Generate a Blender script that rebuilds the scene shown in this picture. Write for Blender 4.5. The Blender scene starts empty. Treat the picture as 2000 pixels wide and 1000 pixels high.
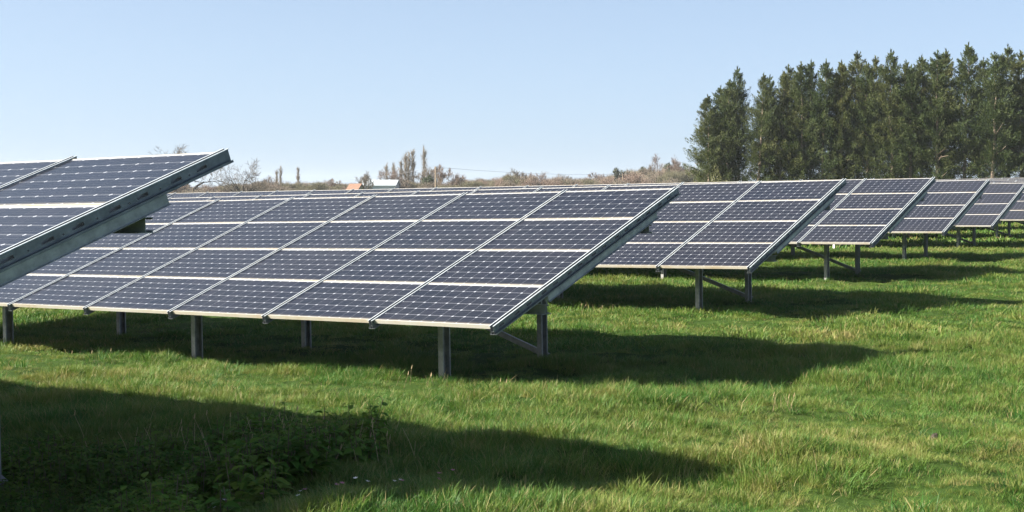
import bpy, math, random
import numpy as np
from mathutils import Vector, Matrix, Euler
rng = np.random.default_rng(7)
random.seed(7)
R = math.radians
SC = bpy.context.scene
COL = SC.collection

# ------------------------------------------------------------------ camera, sky, sun, exposure
CAM_Z = 2.0
PITCH, YAW, FPX = 0.0432, 0.630, 2723.0          # down tilt, turn to the left, focal length in px of a 2000 px frame
cam = bpy.data.cameras.new('camera')
cam_o = bpy.data.objects.new('camera', cam); COL.objects.link(cam_o)
cam_o.location = (0, 0, CAM_Z); cam_o.rotation_euler = (math.pi / 2 - PITCH, 0, YAW)
cam.sensor_width = 36; cam.lens = 36 * FPX / 2000; cam.clip_start = 0.1; cam.clip_end = 9000
SC.camera = cam_o
LIGHT = Vector((1.15, 1.11, -1.0)).normalized()      # direction the sunlight travels
SUN_EL = math.asin(-LIGHT.z); SUN_AZ = math.atan2(-LIGHT.x, -LIGHT.y)   # azimuth clockwise from +Y
w = bpy.data.worlds.new('World'); SC.world = w; w.use_nodes = True
nt = w.node_tree
bg = nt.nodes['Background']
sky = nt.nodes.new('ShaderNodeTexSky'); sky.sky_type = 'NISHITA'; sky.sun_disc = False
sky.sun_elevation = SUN_EL; sky.sun_rotation = SUN_AZ
sky.altitude = 0; sky.air_density = 0.3; sky.dust_density = 1.35; sky.ozone_density = 1.3
tint = nt.nodes.new('ShaderNodeMix'); tint.data_type = 'RGBA'; tint.blend_type = 'MULTIPLY'; tint.inputs[0].default_value = 1.0
tint.inputs[7].default_value = (.96, 1.0, 0.92, 1)                # white balance of the camera
nt.links.new(sky.outputs[0], tint.inputs[6])
# spring haze veil: thick near the horizon, gone overhead, the same all round
wc = nt.nodes.new('ShaderNodeTexCoord'); ws = nt.nodes.new('ShaderNodeSeparateXYZ'); nt.links.new(wc.outputs['Generated'], ws.inputs[0])
m1 = nt.nodes.new('ShaderNodeMath'); m1.operation = 'MAXIMUM'; m1.inputs[1].default_value = 0; nt.links.new(ws.outputs[2], m1.inputs[0])
m2 = nt.nodes.new('ShaderNodeMath'); m2.operation = 'MULTIPLY'; m2.inputs[1].default_value = -4.0; nt.links.new(m1.outputs[0], m2.inputs[0])
m3 = nt.nodes.new('ShaderNodeMath'); m3.operation = 'EXPONENT'; nt.links.new(m2.outputs[0], m3.inputs[0])
m4 = nt.nodes.new('ShaderNodeMath'); m4.operation = 'MULTIPLY'; m4.inputs[1].default_value = .97; nt.links.new(m3.outputs[0], m4.inputs[0])
veil = nt.nodes.new('ShaderNodeMix'); veil.data_type = 'RGBA'; nt.links.new(m4.outputs[0], veil.inputs[0]); nt.links.new(tint.outputs[2], veil.inputs[6])
veil.inputs[7].default_value = (1.70, 2.16, 2.62, 1)
nt.links.new(veil.outputs[2], bg.inputs[0]); bg.inputs[1].default_value = 0.10
sl = bpy.data.lights.new('sun', 'SUN'); sl.energy = 5.0; sl.angle = R(0.53); sl.color = (1.0, 0.93, 0.80)
so = bpy.data.objects.new('sun', sl); COL.objects.link(so); so.location = (-30, -20, 40)
so.rotation_euler = LIGHT.to_track_quat('-Z', 'Y').to_euler()
SC.view_settings.view_transform = 'Standard'; SC.view_settings.look = 'None'
SC.view_settings.exposure = 1.72; SC.view_settings.gamma = 1.0; SC.view_settings.use_curve_mapping = False

# ------------------------------------------------------------------ helpers
def tag(o, label=None, cat=None, group=None, kind=None):
    if label: o['label'] = label
    if cat: o['category'] = cat
    if group: o['group'] = group
    if kind: o['kind'] = kind
    return o

def empty(name, loc, rot=(0, 0, 0)):
    o = bpy.data.objects.new(name, None); COL.objects.link(o)
    o.location = loc; o.rotation_euler = rot; o.empty_display_size = 0.2
    return o

def link(name, me, parent=None, loc=(0, 0, 0), rot=(0, 0, 0)):
    o = bpy.data.objects.new(name, me); COL.objects.link(o)
    o.location = loc; o.rotation_euler = rot
    if parent: o.parent = parent
    return o

class MB:
    """collects faces with material slots, builds one mesh"""
    def __init__(s): s.v = []; s.f = []; s.m = []
    def quad(s, a, b, c, d, m=0):
        n = len(s.v); s.v += [a, b, c, d]; s.f.append((n, n + 1, n + 2, n + 3)); s.m.append(m)
    def poly(s, pts, m=0):
        n = len(s.v); s.v += list(pts); s.f.append(tuple(range(n, n + len(pts)))); s.m.append(m)
    def box(s, x0, x1, y0, y1, z0, z1, m=0):
        n = len(s.v)
        s.v += [(x0, y0, z0), (x1, y0, z0), (x1, y1, z0), (x0, y1, z0), (x0, y0, z1), (x1, y0, z1), (x1, y1, z1), (x0, y1, z1)]
        for q in ((3, 2, 1, 0), (4, 5, 6, 7), (0, 1, 5, 4), (1, 2, 6, 5), (2, 3, 7, 6), (3, 0, 4, 7)):
            s.f.append(tuple(n + i for i in q)); s.m.append(m)
    def tube(s, p, q, r0, r1, n=6, m=0, cap=False):
        p = Vector(p); q = Vector(q); d = (q - p).normalized()
        a = d.orthogonal().normalized(); b = d.cross(a); k = len(s.v)
        for (c, r) in ((p, r0), (q, r1)):
            for i in range(n):
                t = 2 * math.pi * i / n
                s.v.append(tuple(c + a * (r * math.cos(t)) + b * (r * math.sin(t))))
        for i in range(n):
            j = (i + 1) % n
            s.f.append((k + i, k + j, k + n + j, k + n + i)); s.m.append(m)
        if cap: s.f.append(tuple(k + n + i for i in range(n))); s.m.append(m)
    def mesh(s, name, mats, smooth=False):
        me = bpy.data.meshes.new(name); me.from_pydata(s.v, [], s.f)
        for m in mats: me.materials.append(m)
        me.polygons.foreach_set('material_index', s.m)
        if smooth: me.polygons.foreach_set('use_smooth', [True] * len(s.f))
        me.update(); return me

def np_mesh(name, verts, nper, mats, midx=None, smooth=False):
    """verts (N*nper,3): N faces of nper corners"""
    verts = np.asarray(verts, np.float32).reshape(-1, 3); N = len(verts) // nper
    me = bpy.data.meshes.new(name)
    me.vertices.add(len(verts)); me.vertices.foreach_set('co', verts.ravel())
    me.loops.add(len(verts)); me.loops.foreach_set('vertex_index', np.arange(len(verts), dtype=np.int32))
    me.polygons.add(N); me.polygons.foreach_set('loop_start', np.arange(0, len(verts), nper, dtype=np.int32))
    try: me.polygons.foreach_set('loop_total', np.full(N, nper, np.int32))
    except Exception: pass
    for m in mats: me.materials.append(m)
    if midx is not None: me.polygons.foreach_set('material_index', np.asarray(midx, np.int32))
    me.update(calc_edges=True); me.validate()
    return me

def _hash(ix, iy, seed):
    n = (ix.astype(np.int64) * 374761393 + iy.astype(np.int64) * 668265263 + seed * 1274126177) & 0x7fffffff
    n = ((n ^ (n >> 13)) * 1274126177) & 0x7fffffff
    return ((n ^ (n >> 16)) & 0xffff) / 65535.0
def vnoise(x, y, s=1.0, seed=0):
    x = np.asarray(x, float) / s; y = np.asarray(y, float) / s
    ix = np.floor(x).astype(int); iy = np.floor(y).astype(int); fx = x - ix; fy = y - iy
    fx = fx * fx * (3 - 2 * fx); fy = fy * fy * (3 - 2 * fy)
    a = _hash(ix, iy, seed); b = _hash(ix + 1, iy, seed); c = _hash(ix, iy + 1, seed); d = _hash(ix + 1, iy + 1, seed)
    return (a * (1 - fx) + b * fx) * (1 - fy) + (c * (1 - fx) + d * fx) * fy - 0.5

# ------------------------------------------------------------------ materials
def mat(name, base=(.5, .5, .5), rough=.6, metal=0.0, **kw):
    m = bpy.data.materials.new(name); m.use_nodes = True
    b = m.node_tree.nodes['Principled BSDF']
    b.inputs['Base Color'].default_value = (*base, 1); b.inputs['Roughness'].default_value = rough; b.inputs['Metallic'].default_value = metal
    for k, v in kw.items(): b.inputs[k.replace('_', ' ').title().replace('Ior', 'IOR')].default_value = v
    return m, m.node_tree, b
def node(t, kind, **kw):
    n = t.nodes.new(kind)
    for k, v in kw.items(): setattr(n, k, v)
    return n
def noise(t, scale, detail=3, rough=.6, coord='Object', src=None):
    n = node(t, 'ShaderNodeTexNoise'); n.inputs['Scale'].default_value = scale; n.inputs['Detail'].default_value = detail; n.inputs['Roughness'].default_value = rough
    if src is None:
        c = node(t, 'ShaderNodeTexCoord'); src = c.outputs[coord]
    t.links.new(src, n.inputs['Vector']); return n.outputs['Fac']
def ramp(t, fac, stops):
    r = node(t, 'ShaderNodeValToRGB'); e = r.color_ramp.elements
    while len(e) < len(stops): e.new(.5)
    for el, (p, c) in zip(e, stops): el.position = p; el.color = (*c, 1) if len(c) == 3 else c
    t.links.new(fac, r.inputs[0]); return r.outputs[0]
def mix(t, fac, a, b, mode='MIX'):
    n = node(t, 'ShaderNodeMix', data_type='RGBA', blend_type=mode)
    for s, v in ((n.inputs[0], fac), (n.inputs[6], a), (n.inputs[7], b)):
        if hasattr(v, 'links'): t.links.new(v, s)
        elif isinstance(v, (int, float)): s.default_value = v
        else: s.default_value = (*v, 1)
    return n.outputs[2]
def math_n(t, op, a, b=None, c=None):
    n = node(t, 'ShaderNodeMath', operation=op)
    for i, v in enumerate((a, b, c)):
        if v is None: continue
        if hasattr(v, 'links'): t.links.new(v, n.inputs[i])
        else: n.inputs[i].default_value = v
    return n.outputs[0]

# grass blades: colour by place (lush, yellowish, dry) and by tuft
def leaf_material(name, stops, dry=None, trans=.35, rough=.55, place=None, rnd=.25):
    m, t, b = mat(name, rough=rough)
    b.inputs['Specular IOR Level'].default_value = .3
    g = node(t, 'ShaderNodeNewGeometry')
    oi = node(t, 'ShaderNodeObjectInfo')
    fac = oi.outputs['Random']
    if place:
        a = noise(t, place[0], 3, .6, src=g.outputs['Position'])
        bn = noise(t, place[1], 2, .6, src=g.outputs['Position'])
        s = math_n(t, 'ADD', math_n(t, 'MULTIPLY', a, 1.0), math_n(t, 'MULTIPLY', bn, .8))
        s = math_n(t, 'SUBTRACT', s, .4)
        fac = math_n(t, 'ADD', s, math_n(t, 'MULTIPLY', math_n(t, 'SUBTRACT', oi.outputs['Random'], .5), rnd))
    if place:
        at_ = node(t, 'ShaderNodeAttribute', attribute_type='INSTANCER', attribute_name='dry'); fac = math_n(t, 'ADD', fac, at_.outputs['Fac'])
    colr = ramp(t, fac, stops)
    if dry:
        gi = node(t, 'ShaderNodeNewGeometry')
        msk = math_n(t, 'GREATER_THAN', gi.outputs['Random Per Island'], dry[1])
        colr = mix(t, msk, colr, dry[0])
    t.links.new(colr, b.inputs['Base Color'])
    tr = node(t, 'ShaderNodeBsdfTranslucent'); t.links.new(colr, tr.inputs[0])
    ms = node(t, 'ShaderNodeMixShader'); ms.inputs[0].default_value = trans
    t.links.new(b.outputs[0], ms.inputs[1]); t.links.new(tr.outputs[0], ms.inputs[2])
    t.links.new(ms.outputs[0], t.nodes['Material Output'].inputs[0])
    return m

M_GRASS = leaf_material('grass_blades', [(.05, (.036, .110, .017)), (.34, (.070, .158, .025)), (.55, (.122, .190, .033)), (.76, (.175, .205, .045)), (.93, (.30, .26, .10))],
                        dry=((.30, .26, .11), .95), trans=.38, place=(.34, 1.7), rnd=.40)
M_TUSSOCK = leaf_material('tussock_blades', [(0, (.032, .105, .016)), (.6, (.055, .145, .022)), (1, (.10, .18, .03))], dry=((.30, .25, .12), .95), trans=.38)
M_NETTLE = leaf_material('nettle_leaf', [(0, (.055, .135, .020)), (.5, (.095, .185, .026)), (1, (.15, .22, .036))], trans=.32, rough=.75)
M_NETTLE.node_tree.nodes['Principled BSDF'].inputs['Specular IOR Level'].default_value = .12
M_STALK = leaf_material('dry_stalk', [(0, (.30, .22, .12)), (1, (.48, .38, .22))], trans=.1, rough=.8)
M_DARKSTEM, _, _ = mat('nettle_stem', (.12, .10, .055), .7)
M_CONIFER = leaf_material('conifer_foliage', [(0, (.034, .060, .021)), (.35, (.056, .080, .025)), (.7, (.086, .098, .030)), (1, (.16, .14, .05))], trans=.14, rough=.6, place=(.45, 1.9), rnd=.35)
M_FLOWER, _, _ = mat('flower_petal', (.75, .72, .70), .6)
M_PINK, _, _ = mat('pink_petal', (.45, .16, .25), .6)

M_GROUND, t, b = mat('meadow_soil', rough=1.0)
b.inputs['Specular IOR Level'].default_value = .05
g = node(t, 'ShaderNodeNewGeometry')
n1 = noise(t, .22, 3, .6, src=g.outputs['Position']); n2 = noise(t, 5.0, 5, .7, src=g.outputs['Position'])
c1 = ramp(t, n1, [(.3, (.028, .060, .012)), (.55, (.045, .082, .017)), (.75, (.10, .10, .035))])
c2 = ramp(t, n2, [(.3, (.012, .022, .007)), (.6, (.035, .060, .014)), (.8, (.09, .085, .035))])
cg = mix(t, .5, c1, c2); t.links.new(cg, b.inputs['Base Color'])
bp = node(t, 'ShaderNodeBump'); bp.inputs['Strength'].default_value = .5; bp.inputs['Distance'].default_value = .06
t.links.new(n2, bp.inputs['Height']); t.links.new(bp.outputs[0], b.inputs['Normal'])

# solar glass over cells and over the white back sheet (clear coat = the glass)
def glass_coat(b):
    b.inputs['Coat Weight'].default_value = .34; b.inputs['Coat Roughness'].default_value = .07; b.inputs['Coat IOR'].default_value = 1.42
def dust(t, colr, amount=.10):
    g = node(t, 'ShaderNodeNewGeometry'); oi = node(t, 'ShaderNodeObjectInfo')
    a = noise(t, 1.1, 5, .65, src=g.outputs['Position'])
    f = math_n(t, 'MULTIPLY', ramp(t, a, [(.35, (0, 0, 0)), (.8, (1, 1, 1))]), amount)
    # grime gathers along the lower frame of each panel: local y runs 0..1 up the panel
    tc = node(t, 'ShaderNodeTexCoord'); sp = node(t, 'ShaderNodeSeparateXYZ'); t.links.new(tc.outputs['Object'], sp.inputs[0])
    e = math_n(t, 'SUBTRACT', 1.0, math_n(t, 'MULTIPLY', sp.outputs[1], 16.0)); e = math_n(t, 'MAXIMUM', e, 0.0)
    e = math_n(t, 'MULTIPLY', e, math_n(t, 'MULTIPLY', a, .9))
    return mix(t, math_n(t, 'ADD', f, e), colr, (.42, .37, .28))
M_CELL, t, b = mat('silicon_cell', (.012, .014, .03), .35)
b.inputs['Specular IOR Level'].default_value = .35
tc = node(t, 'ShaderNodeTexCoord'); sp = node(t, 'ShaderNodeSeparateXYZ'); t.links.new(tc.outputs['Object'], sp.inputs[0])
fr = math_n(t, 'FRACT', math_n(t, 'DIVIDE', math_n(t, 'ADD', sp.outputs[1], .0115), .0395))
bus = math_n(t, 'LESS_THAN', math_n(t, 'ABSOLUTE', math_n(t, 'SUBTRACT', fr, .5)), .03)
gi = node(t, 'ShaderNodeNewGeometry'); oi = node(t, 'ShaderNodeObjectInfo')
cc = ramp(t, gi.outputs['Random Per Island'], [(0, (.004, .005, .010)), (.7, (.006, .007, .014)), (1, (.009, .009, .016))])
cc = mix(t, math_n(t, 'MULTIPLY', oi.outputs['Random'], .35), cc, (.010, .008, .012))
cc = mix(t, math_n(t, 'MULTIPLY', bus, .16), cc, (.5, .5, .5))
t.links.new(dust(t, cc, .022), b.inputs['Base Color']); glass_coat(b)
M_SHEET, t, b = mat('white_back_sheet', (.72, .73, .76), .5)
t.links.new(dust(t, (.33, .35, .40), .06), b.inputs['Base Color']); glass_coat(b)
M_FRAME, t, b = mat('panel_frame_aluminium', (.72, .70, .66), .42, .25)
oi = node(t, 'ShaderNodeObjectInfo'); gp = node(t, 'ShaderNodeNewGeometry')
cf = ramp(t, noise(t, 1.6, 4, .6, src=gp.outputs['Position']), [(.36, (.50, .49, .465)), (.58, (.47, .43, .355)), (.75, (.39, .31, .20))])
t.links.new(cf, b.inputs['Base Color'])
def galv(name, base, rough, metal):
    m, t, b = mat(name, base, rough, metal)
    c = noise(t, 9, 4, .7)
    t.links.new(ramp(t, c, [(.3, tuple(x * .72 for x in base)), (.7, tuple(min(1, x * 1.2) for x in base))]), b.inputs['Base Color'])
    t.links.new(ramp(t, c, [(.3, (rough + .1,) * 3), (.7, (rough - .1,) * 3)]), b.inputs['Roughness'])
    return m
M_RAIL = galv('galvanised_rail', (.15, .168, .182), .42, .5)  # webs and flange; their shaded side is put into this dark base
M_LIP = galv('rail_lip_sky_tint', (.66, .71, .75), .35, .35)  # top of the same rail; reflected sky painted in as paler blue
M_BEAM = galv('galvanised_beam', (.30, .32, .32), .5, .4)
M_POST = galv('galvanised_post', (.27, .275, .265), .55, .35)

# ------------------------------------------------------------------ the land
ROWS = [(-7.234, 2.774, -1.161, .0131), (-8.572, 11.463, -1.373, .0194), (-9.984, 20.133, -1.172, .0192),
        (-11.277, 28.470, -1.041, .0123), (-12.622, 36.896, -1.004, .013), (-14.177, 46.125, -1.015, .013)]
for k in range(6):
    ROWS.append((-14.177 - 1.33 * (k + 1), 46.125 + 8.6 * (k + 1), [-.95, -.82, -.66, -.46, -.26, -.06][k], .016))
GY = [-40, -6, 3, 5.5, 7.5, 9.2, 12.4, 14.8, 17.5, 21, 29.5, 38, 47, 56, 65, 73, 82, 91, 100, 130, 320, 1200, 4000]
GZ = [.0, -.28, -.28, -.24, -.08, .07, -.08, -.15, -.04, .0, .08, .17, .19, .26, .38, .54, .74, .94, 1.14, 1.6, 2.3, 3.0, 4.0]
def ground_z(x, y, bumps=True):
    x = np.asarray(x, float); y = np.asarray(y, float)
    xe = -7.234 - (y - 2.77) * .158
    z = np.interp(y, GY, GZ)
    u = np.clip(x - xe, -70, 0); z = z + .019 * u * np.clip((400 - y) / 250, 0, 1)
    z = z + .34 * np.clip((x + 7.1) / 1.5, 0, 1) * np.clip((8.5 - y) / 2.5, 0, 1)
    if bumps:
        near = np.clip((160 - y) / 60, 0, 1)
        right = np.clip((x - xe) / 2.0 + 1, .35, 1)
        z = z + near * (vnoise(x, y, 2.4, 1) * .09 * right + vnoise(x, y, .9, 2) * .11 * right + vnoise(x, y, .42, 3) * .10)
    return z

def axis(a, b, step, far):
    c = list(np.arange(a, b + 1e-6, step)); lo = [a]; hi = [b]; s = step
    while hi[-1] - b < far: s *= 1.22; hi.append(hi[-1] + s); lo.append(lo[-1] - s)
    return np.array(lo[1:][::-1] + c + hi[1:])
xs = axis(-34, 14, .22, 1300); ys = axis(2, 62, .22, 1300)
X, Y = np.meshgrid(xs, ys); Z = ground_z(X, Y)
nx, ny = len(xs), len(ys)
idx = np.arange(nx * ny).reshape(ny, nx)
quads = np.stack([idx[:-1, :-1], idx[:-1, 1:], idx[1:, 1:], idx[1:, :-1]], -1).reshape(-1, 4)
me = bpy.data.meshes.new('meadow')
V = np.stack([X, Y, Z], -1).reshape(-1, 3)
me.vertices.add(len(V)); me.vertices.foreach_set('co', V.ravel())
me.loops.add(quads.size); me.loops.foreach_set('vertex_index', quads.ravel().astype(np.int32))
me.polygons.add(len(quads)); me.polygons.foreach_set('loop_start', np.arange(0, quads.size, 4, dtype=np.int32))
me.polygons.foreach_set('use_smooth', [True] * len(quads))
me.materials.append(M_GROUND); me.update(calc_edges=True)
tag(link('ground', me), kind='structure')

# ------------------------------------------------------------------ solar arrays
W, H, TILT = 1.67, 1.018, R(20.45)
PW, PH, PT = 1.636, 1.011, .042
ct, st = math.cos(TILT), math.sin(TILT)
def cells_into(mb, m):
    cell, px_, py_ = .1562, .1592, .1607
    x0 = (PW - 10 * px_) / 2; y0 = (PH - 6 * py_) / 2; ch = .0145
    for i in range(10):
        for j in range(6):
            cx = x0 + (i + .5) * px_; cy = y0 + (j + .5) * py_; h = cell / 2; z = PT - .0045
            mb.poly([(cx - h + ch, cy - h, z), (cx + h - ch, cy - h, z), (cx + h, cy - h + ch, z), (cx + h, cy + h - ch, z),
                     (cx + h - ch, cy + h, z), (cx - h + ch, cy + h, z), (cx - h, cy + h - ch, z), (cx - h, cy - h + ch, z)], m)
def sheet_into(mb, m):
    mb.box(.006, PW - .006, .006, PH - .006, PT - .012, PT - .005, m)
def frame_into(mb, m):
    f = .0095
    mb.box(0, PW, 0, f, 0, PT, m); mb.box(0, PW, PH - f, PH, 0, PT, m)
    mb.box(0, f, f, PH - f, .0, PT, m); mb.box(PW - f, PW, f, PH - f, .0, PT, m)
a = MB(); sheet_into(a, 0); ME_SHEET = a.mesh('back_sheet', [M_SHEET])
a = MB(); cells_into(a, 0); ME_CELLS = a.mesh('cells', [M_CELL])
a = MB(); frame_into(a, 0); ME_FRAME = a.mesh('panel_frame', [M_FRAME])
a = MB(); sheet_into(a, 0); cells_into(a, 1); frame_into(a, 2); ME_PANEL = a.mesh('whole_panel', [M_SHEET, M_CELL, M_FRAME])

# rail: runs up the slope (local y), groove on top, slotted webs, foot flange
L0, L1 = -.035, 4 * H + .05
def rail_mesh():
    mb = MB(); top, bot = PT + .007, -.045
    slots = []; y = .06; k = 0
    while y < L1 - .12: slots.append((y, y + .095)); y += (.235 if k % 2 else .30); k += 1
    for sx in (-1, 1):
        xw = sx * .019
        def strip(y0, y1, z0, z1):
            mb.box(min(xw, xw - sx * .003), max(xw, xw - sx * .003), y0, y1, z0, z1)
        p = L0
        for (s0, s1) in slots:
            if s0 - p > .1 and sx > 0:
                h0 = (s0 + p) / 2; strip(p, h0 - .006, bot, top); strip(h0 - .006, h0 + .006, bot, -.012); strip(h0 - .006, h0 + .006, -.001, top); p = h0 + .006
            strip(p, s0, bot, top)
            if sx < 0: strip(s0, s1, -.0108, .0118)
            strip(s0, s1, bot, -.011); strip(s0, s1, .012, top); p = s1
        strip(p, L1, bot, top)
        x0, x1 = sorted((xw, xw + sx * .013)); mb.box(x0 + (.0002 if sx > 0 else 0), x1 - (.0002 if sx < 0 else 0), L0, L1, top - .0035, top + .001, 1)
    mb.box(-.042, .042, L0, L1, bot - .005, bot - .0003)
    for sx in (-1, 1): mb.box(*sorted((sx * .042, sx * .0395)), L0 + .001, L1 - .001, bot, bot + .012)
    mb.box(-.0155, .0155, L0 + .004, L1 - .004, -.02, -.015)
    return mb.mesh('rail', [M_RAIL, M_LIP])
ME_RAIL = rail_mesh()
RB = -.0505
def rafter_mesh():
    mb = MB(); d = .078; y0, y1 = .98, 3.5
    mb.box(-.026, -.023, y0, y1, RB - d, RB - .001); mb.box(.023, .026, y0, y1, RB - d, RB - .001)
    mb.box(-.0229, .0229, y0, y1, RB - .004, RB - .0012)
    for sx in (-1, 1): mb.box(*sorted((sx * .0262, sx * .042)), y0, y1, RB - d, RB - d + .003)
    return mb.mesh('rafter', [M_BEAM])
ME_RAFTER = rafter_mesh()
def c_profile(mb, h, d, lip, t_):
    """C section outline extruded later: boxes in a (a: opening direction 0..d, b: 0..h) frame"""
    return [(0, t_, 0, h), (t_, d, 0, t_), (t_, d, h - t_, h), (d - t_, d, t_, lip), (d - t_, d, h - lip, h - t_)]
def post_mesh(length):
    mb = MB()
    for (a0, a1, b0, b1) in c_profile(mb, .135, .072, .018, .0035):
        mb.box(a0 - .036, a1 - .036, b0 - .0675, b1 - .0675, -length, 0)
    mb.box(-.05, .05, -.08, .08, .001, .008)
    for y in (-.035, .035): mb.tube((-.0365, y, -.06), (-.048, y, -.06), .011, .011, 6, cap=True)
    return mb.mesh('post', [M_POST])
def purlin_mesh(x0, x1):
    mb = MB()
    for (a0, a1, b0, b1) in c_profile(mb, .10, .062, .016, .003):
        mb.box(x0, x1, a0 - .031, a1 - .031, b0, b1)
    mb.box(x0 + .001, x1 - .001, -.085, -.032, -.0045, -.0005); mb.box(x0 + .001, x1 - .001, .032, .085, -.0045, -.0005)
    return mb.mesh('purlin', [M_BEAM])

LABELS = ['nearest solar panel array with its slotted end rail rising against the sky at left edge',
          'big solar panel array filling the left half, its front corner low over the grass',
          'solar panel array directly behind the big one, diagonal brace beside its front post',
          'fourth solar panel array from the camera, small white slip hanging from its low edge',
          'fifth solar panel array from the camera, whose end lies under the middle conifers',
          'sixth solar panel array from the camera, its end rail close to the right picture edge',
          'seventh solar panel array back, only its low left corner showing at the right edge',
          'eighth solar panel array back, mostly hidden behind the nearer arrays',
          'ninth solar panel array back, a thin strip behind the nearer arrays',
          'tenth solar panel array back, a thin strip behind the nearer arrays near the conifers',
          'eleventh solar panel array back, second last before the conifers',
          'farthest solar panel array, a dark strip of panels just in front of the conifer trunks']
NCOL = [6, 9, 16, 19, 23, 27, 10, 10, 10, 10, 10, 10]
for r, (ex, ey, ez, sl_) in enumerate(ROWS):
    gz = float(ground_z(ex, ey + 1.5, False)); ez = ez + CAM_Z
    root = empty('solar_array', (ex, ey, gz), (0, -math.atan(sl_), 0))
    tag(root, LABELS[r], 'solar panels', 'rows of solar panel arrays in the field')
    z0 = ez - gz; n = NCOL[r]
    def at(v, wn=0.0):    # point on the slope plane: v up the slope, wn along its normal
        return (v * ct - wn * st, z0 + v * st + wn * ct)
    for c in range(n):
        for j in range(4):
            jx = random.uniform(-.0015, .0015); jr = random.uniform(-.0022, .0022); jt = random.uniform(-.003, .003)
            yy, zz = at(j * H + .007, .0)
            loc = (-(c + 1) * W + (W - PW) / 2 + jx, yy, zz); rot = (TILT + jt, jr, 0)
            if r < 3:
                p = link('solar_panel', ME_SHEET, root, loc, rot)
                link('panel_frame', ME_FRAME, p)
                tag(link('solar_cells', ME_CELLS, p), kind='stuff')
            else:
                link('solar_panel', ME_PANEL, root, loc, rot)
    seams = range(n + 1)
    for c in seams:
        yy, zz = at(0)
        link('rail', ME_RAIL, root, (-c * W, yy, zz), (TILT, 0, 0))
        if r < 6: link('rafter', ME_RAFTER, root, (-c * W, yy, zz), (TILT, 0, 0))
    VF, VR = .95, 3.32; wn = RB - .078
    pm = purlin_mesh(-n * W - .05, .02)
    posts = []
    for v in (VF, VR):
        yy, zz = at(v, wn); zz -= .118
        link('purlin', pm, root, (0, yy, zz))
        x = -1.81 if r == 0 else (-1.60 if v == VR else -1.42)
        while x > -n * W and (r < 6 or x > -16):
            g = float(ground_z(ex + x, ey + yy, False)) - gz - sl_ * x
            po = link('post', post_mesh(zz - g + .35), root, (x, yy, zz - .009)); posts.append((x, yy, zz, g))
            x -= 4.2
    if r == 3:      # white slip hanging from the low edge
        yy, zz = at(.02, -.0); mb = MB(); mb.box(-.022, .022, -.002, .002, -.09, -.004); link('slip', mb.mesh('slip', [M_FLOWER]), root, (-.86, yy, zz))
    rear = [p for p in posts if p[1] > 2]
    if len(rear) > 1 and r != 4:
        p, q = rear[0], rear[1]
        a_ = Vector((p[0] + .03, p[1] + .085, p[3] + .10)); b_ = Vector((q[0], q[1] + .085, q[2] - .12))
        mb = MB(); d = (b_ - a_); ln = d.length
        mb.box(0, ln, -.002, .002, -.035, .035); mb.box(0, ln, -.035, -.0021, .031, .035)
        ang = -math.atan2(d.z, -d.x)
        link('brace', mb.mesh('brace', [M_POST]), root, tuple(a_), (0, ang, math.pi))

# ------------------------------------------------------------------ scatter helper (geometry nodes: one object, instances of a few shapes)
def scatter(name, pts, rot, scl, pick, shapes, label, cat, dry=None):
    me = bpy.data.meshes.new(name); me.vertices.add(len(pts)); me.vertices.foreach_set('co', np.asarray(pts, np.float32).ravel())
    at_ = me.attributes.new('rot', 'FLOAT_VECTOR', 'POINT'); at_.data.foreach_set('vector', np.asarray(rot, np.float32).ravel())
    at_ = me.attributes.new('scl', 'FLOAT_VECTOR', 'POINT'); at_.data.foreach_set('vector', np.asarray(scl, np.float32).ravel())
    at_ = me.attributes.new('pick', 'INT', 'POINT'); at_.data.foreach_set('value', np.asarray(pick, np.int32))
    if dry is not None:
        at_ = me.attributes.new('dry', 'FLOAT', 'POINT'); at_.data.foreach_set('value', np.asarray(dry, np.float32))
    o = link(name, me)
    ng = bpy.data.node_groups.new(name + '_scatter', 'GeometryNodeTree')
    ng.interface.new_socket('Geometry', in_out='INPUT', socket_type='NodeSocketGeometry')
    ng.interface.new_socket('Geometry', in_out='OUTPUT', socket_type='NodeSocketGeometry')
    gi = ng.nodes.new('NodeGroupInput'); go = ng.nodes.new('NodeGroupOutput')
    iop = ng.nodes.new('GeometryNodeInstanceOnPoints'); g2i = ng.nodes.new('GeometryNodeGeometryToInstance')
    infos = []
    for s in shapes:
        so_ = bpy.data.objects.new(s.name + '_shape', s)     # source only, never linked to the scene
        oi = ng.nodes.new('GeometryNodeObjectInfo'); oi.inputs['Object'].default_value = so_; oi.inputs['As Instance'].default_value = True
        infos.append(oi)
    for oi in reversed(infos): ng.links.new(oi.outputs['Geometry'], g2i.inputs[0])
    def attr(n, typ):
        a = ng.nodes.new('GeometryNodeInputNamedAttribute'); a.data_type = typ; a.inputs['Name'].default_value = n; return a.outputs[0]
    ng.links.new(gi.outputs[0], iop.inputs['Points']); ng.links.new(g2i.outputs[0], iop.inputs['Instance'])
    iop.inputs['Pick Instance'].default_value = True
    ng.links.new(attr('pick', 'INT'), iop.inputs['Instance Index'])
    ng.links.new(attr('rot', 'FLOAT_VECTOR'), iop.inputs['Rotation']); ng.links.new(attr('scl', 'FLOAT_VECTOR'), iop.inputs['Scale'])
    ng.links.new(iop.outputs[0], go.inputs[0])
    md = o.modifiers.new('scatter', 'NODES'); md.node_group = ng
    tag(o, label, cat, kind='stuff')
    return o

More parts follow.
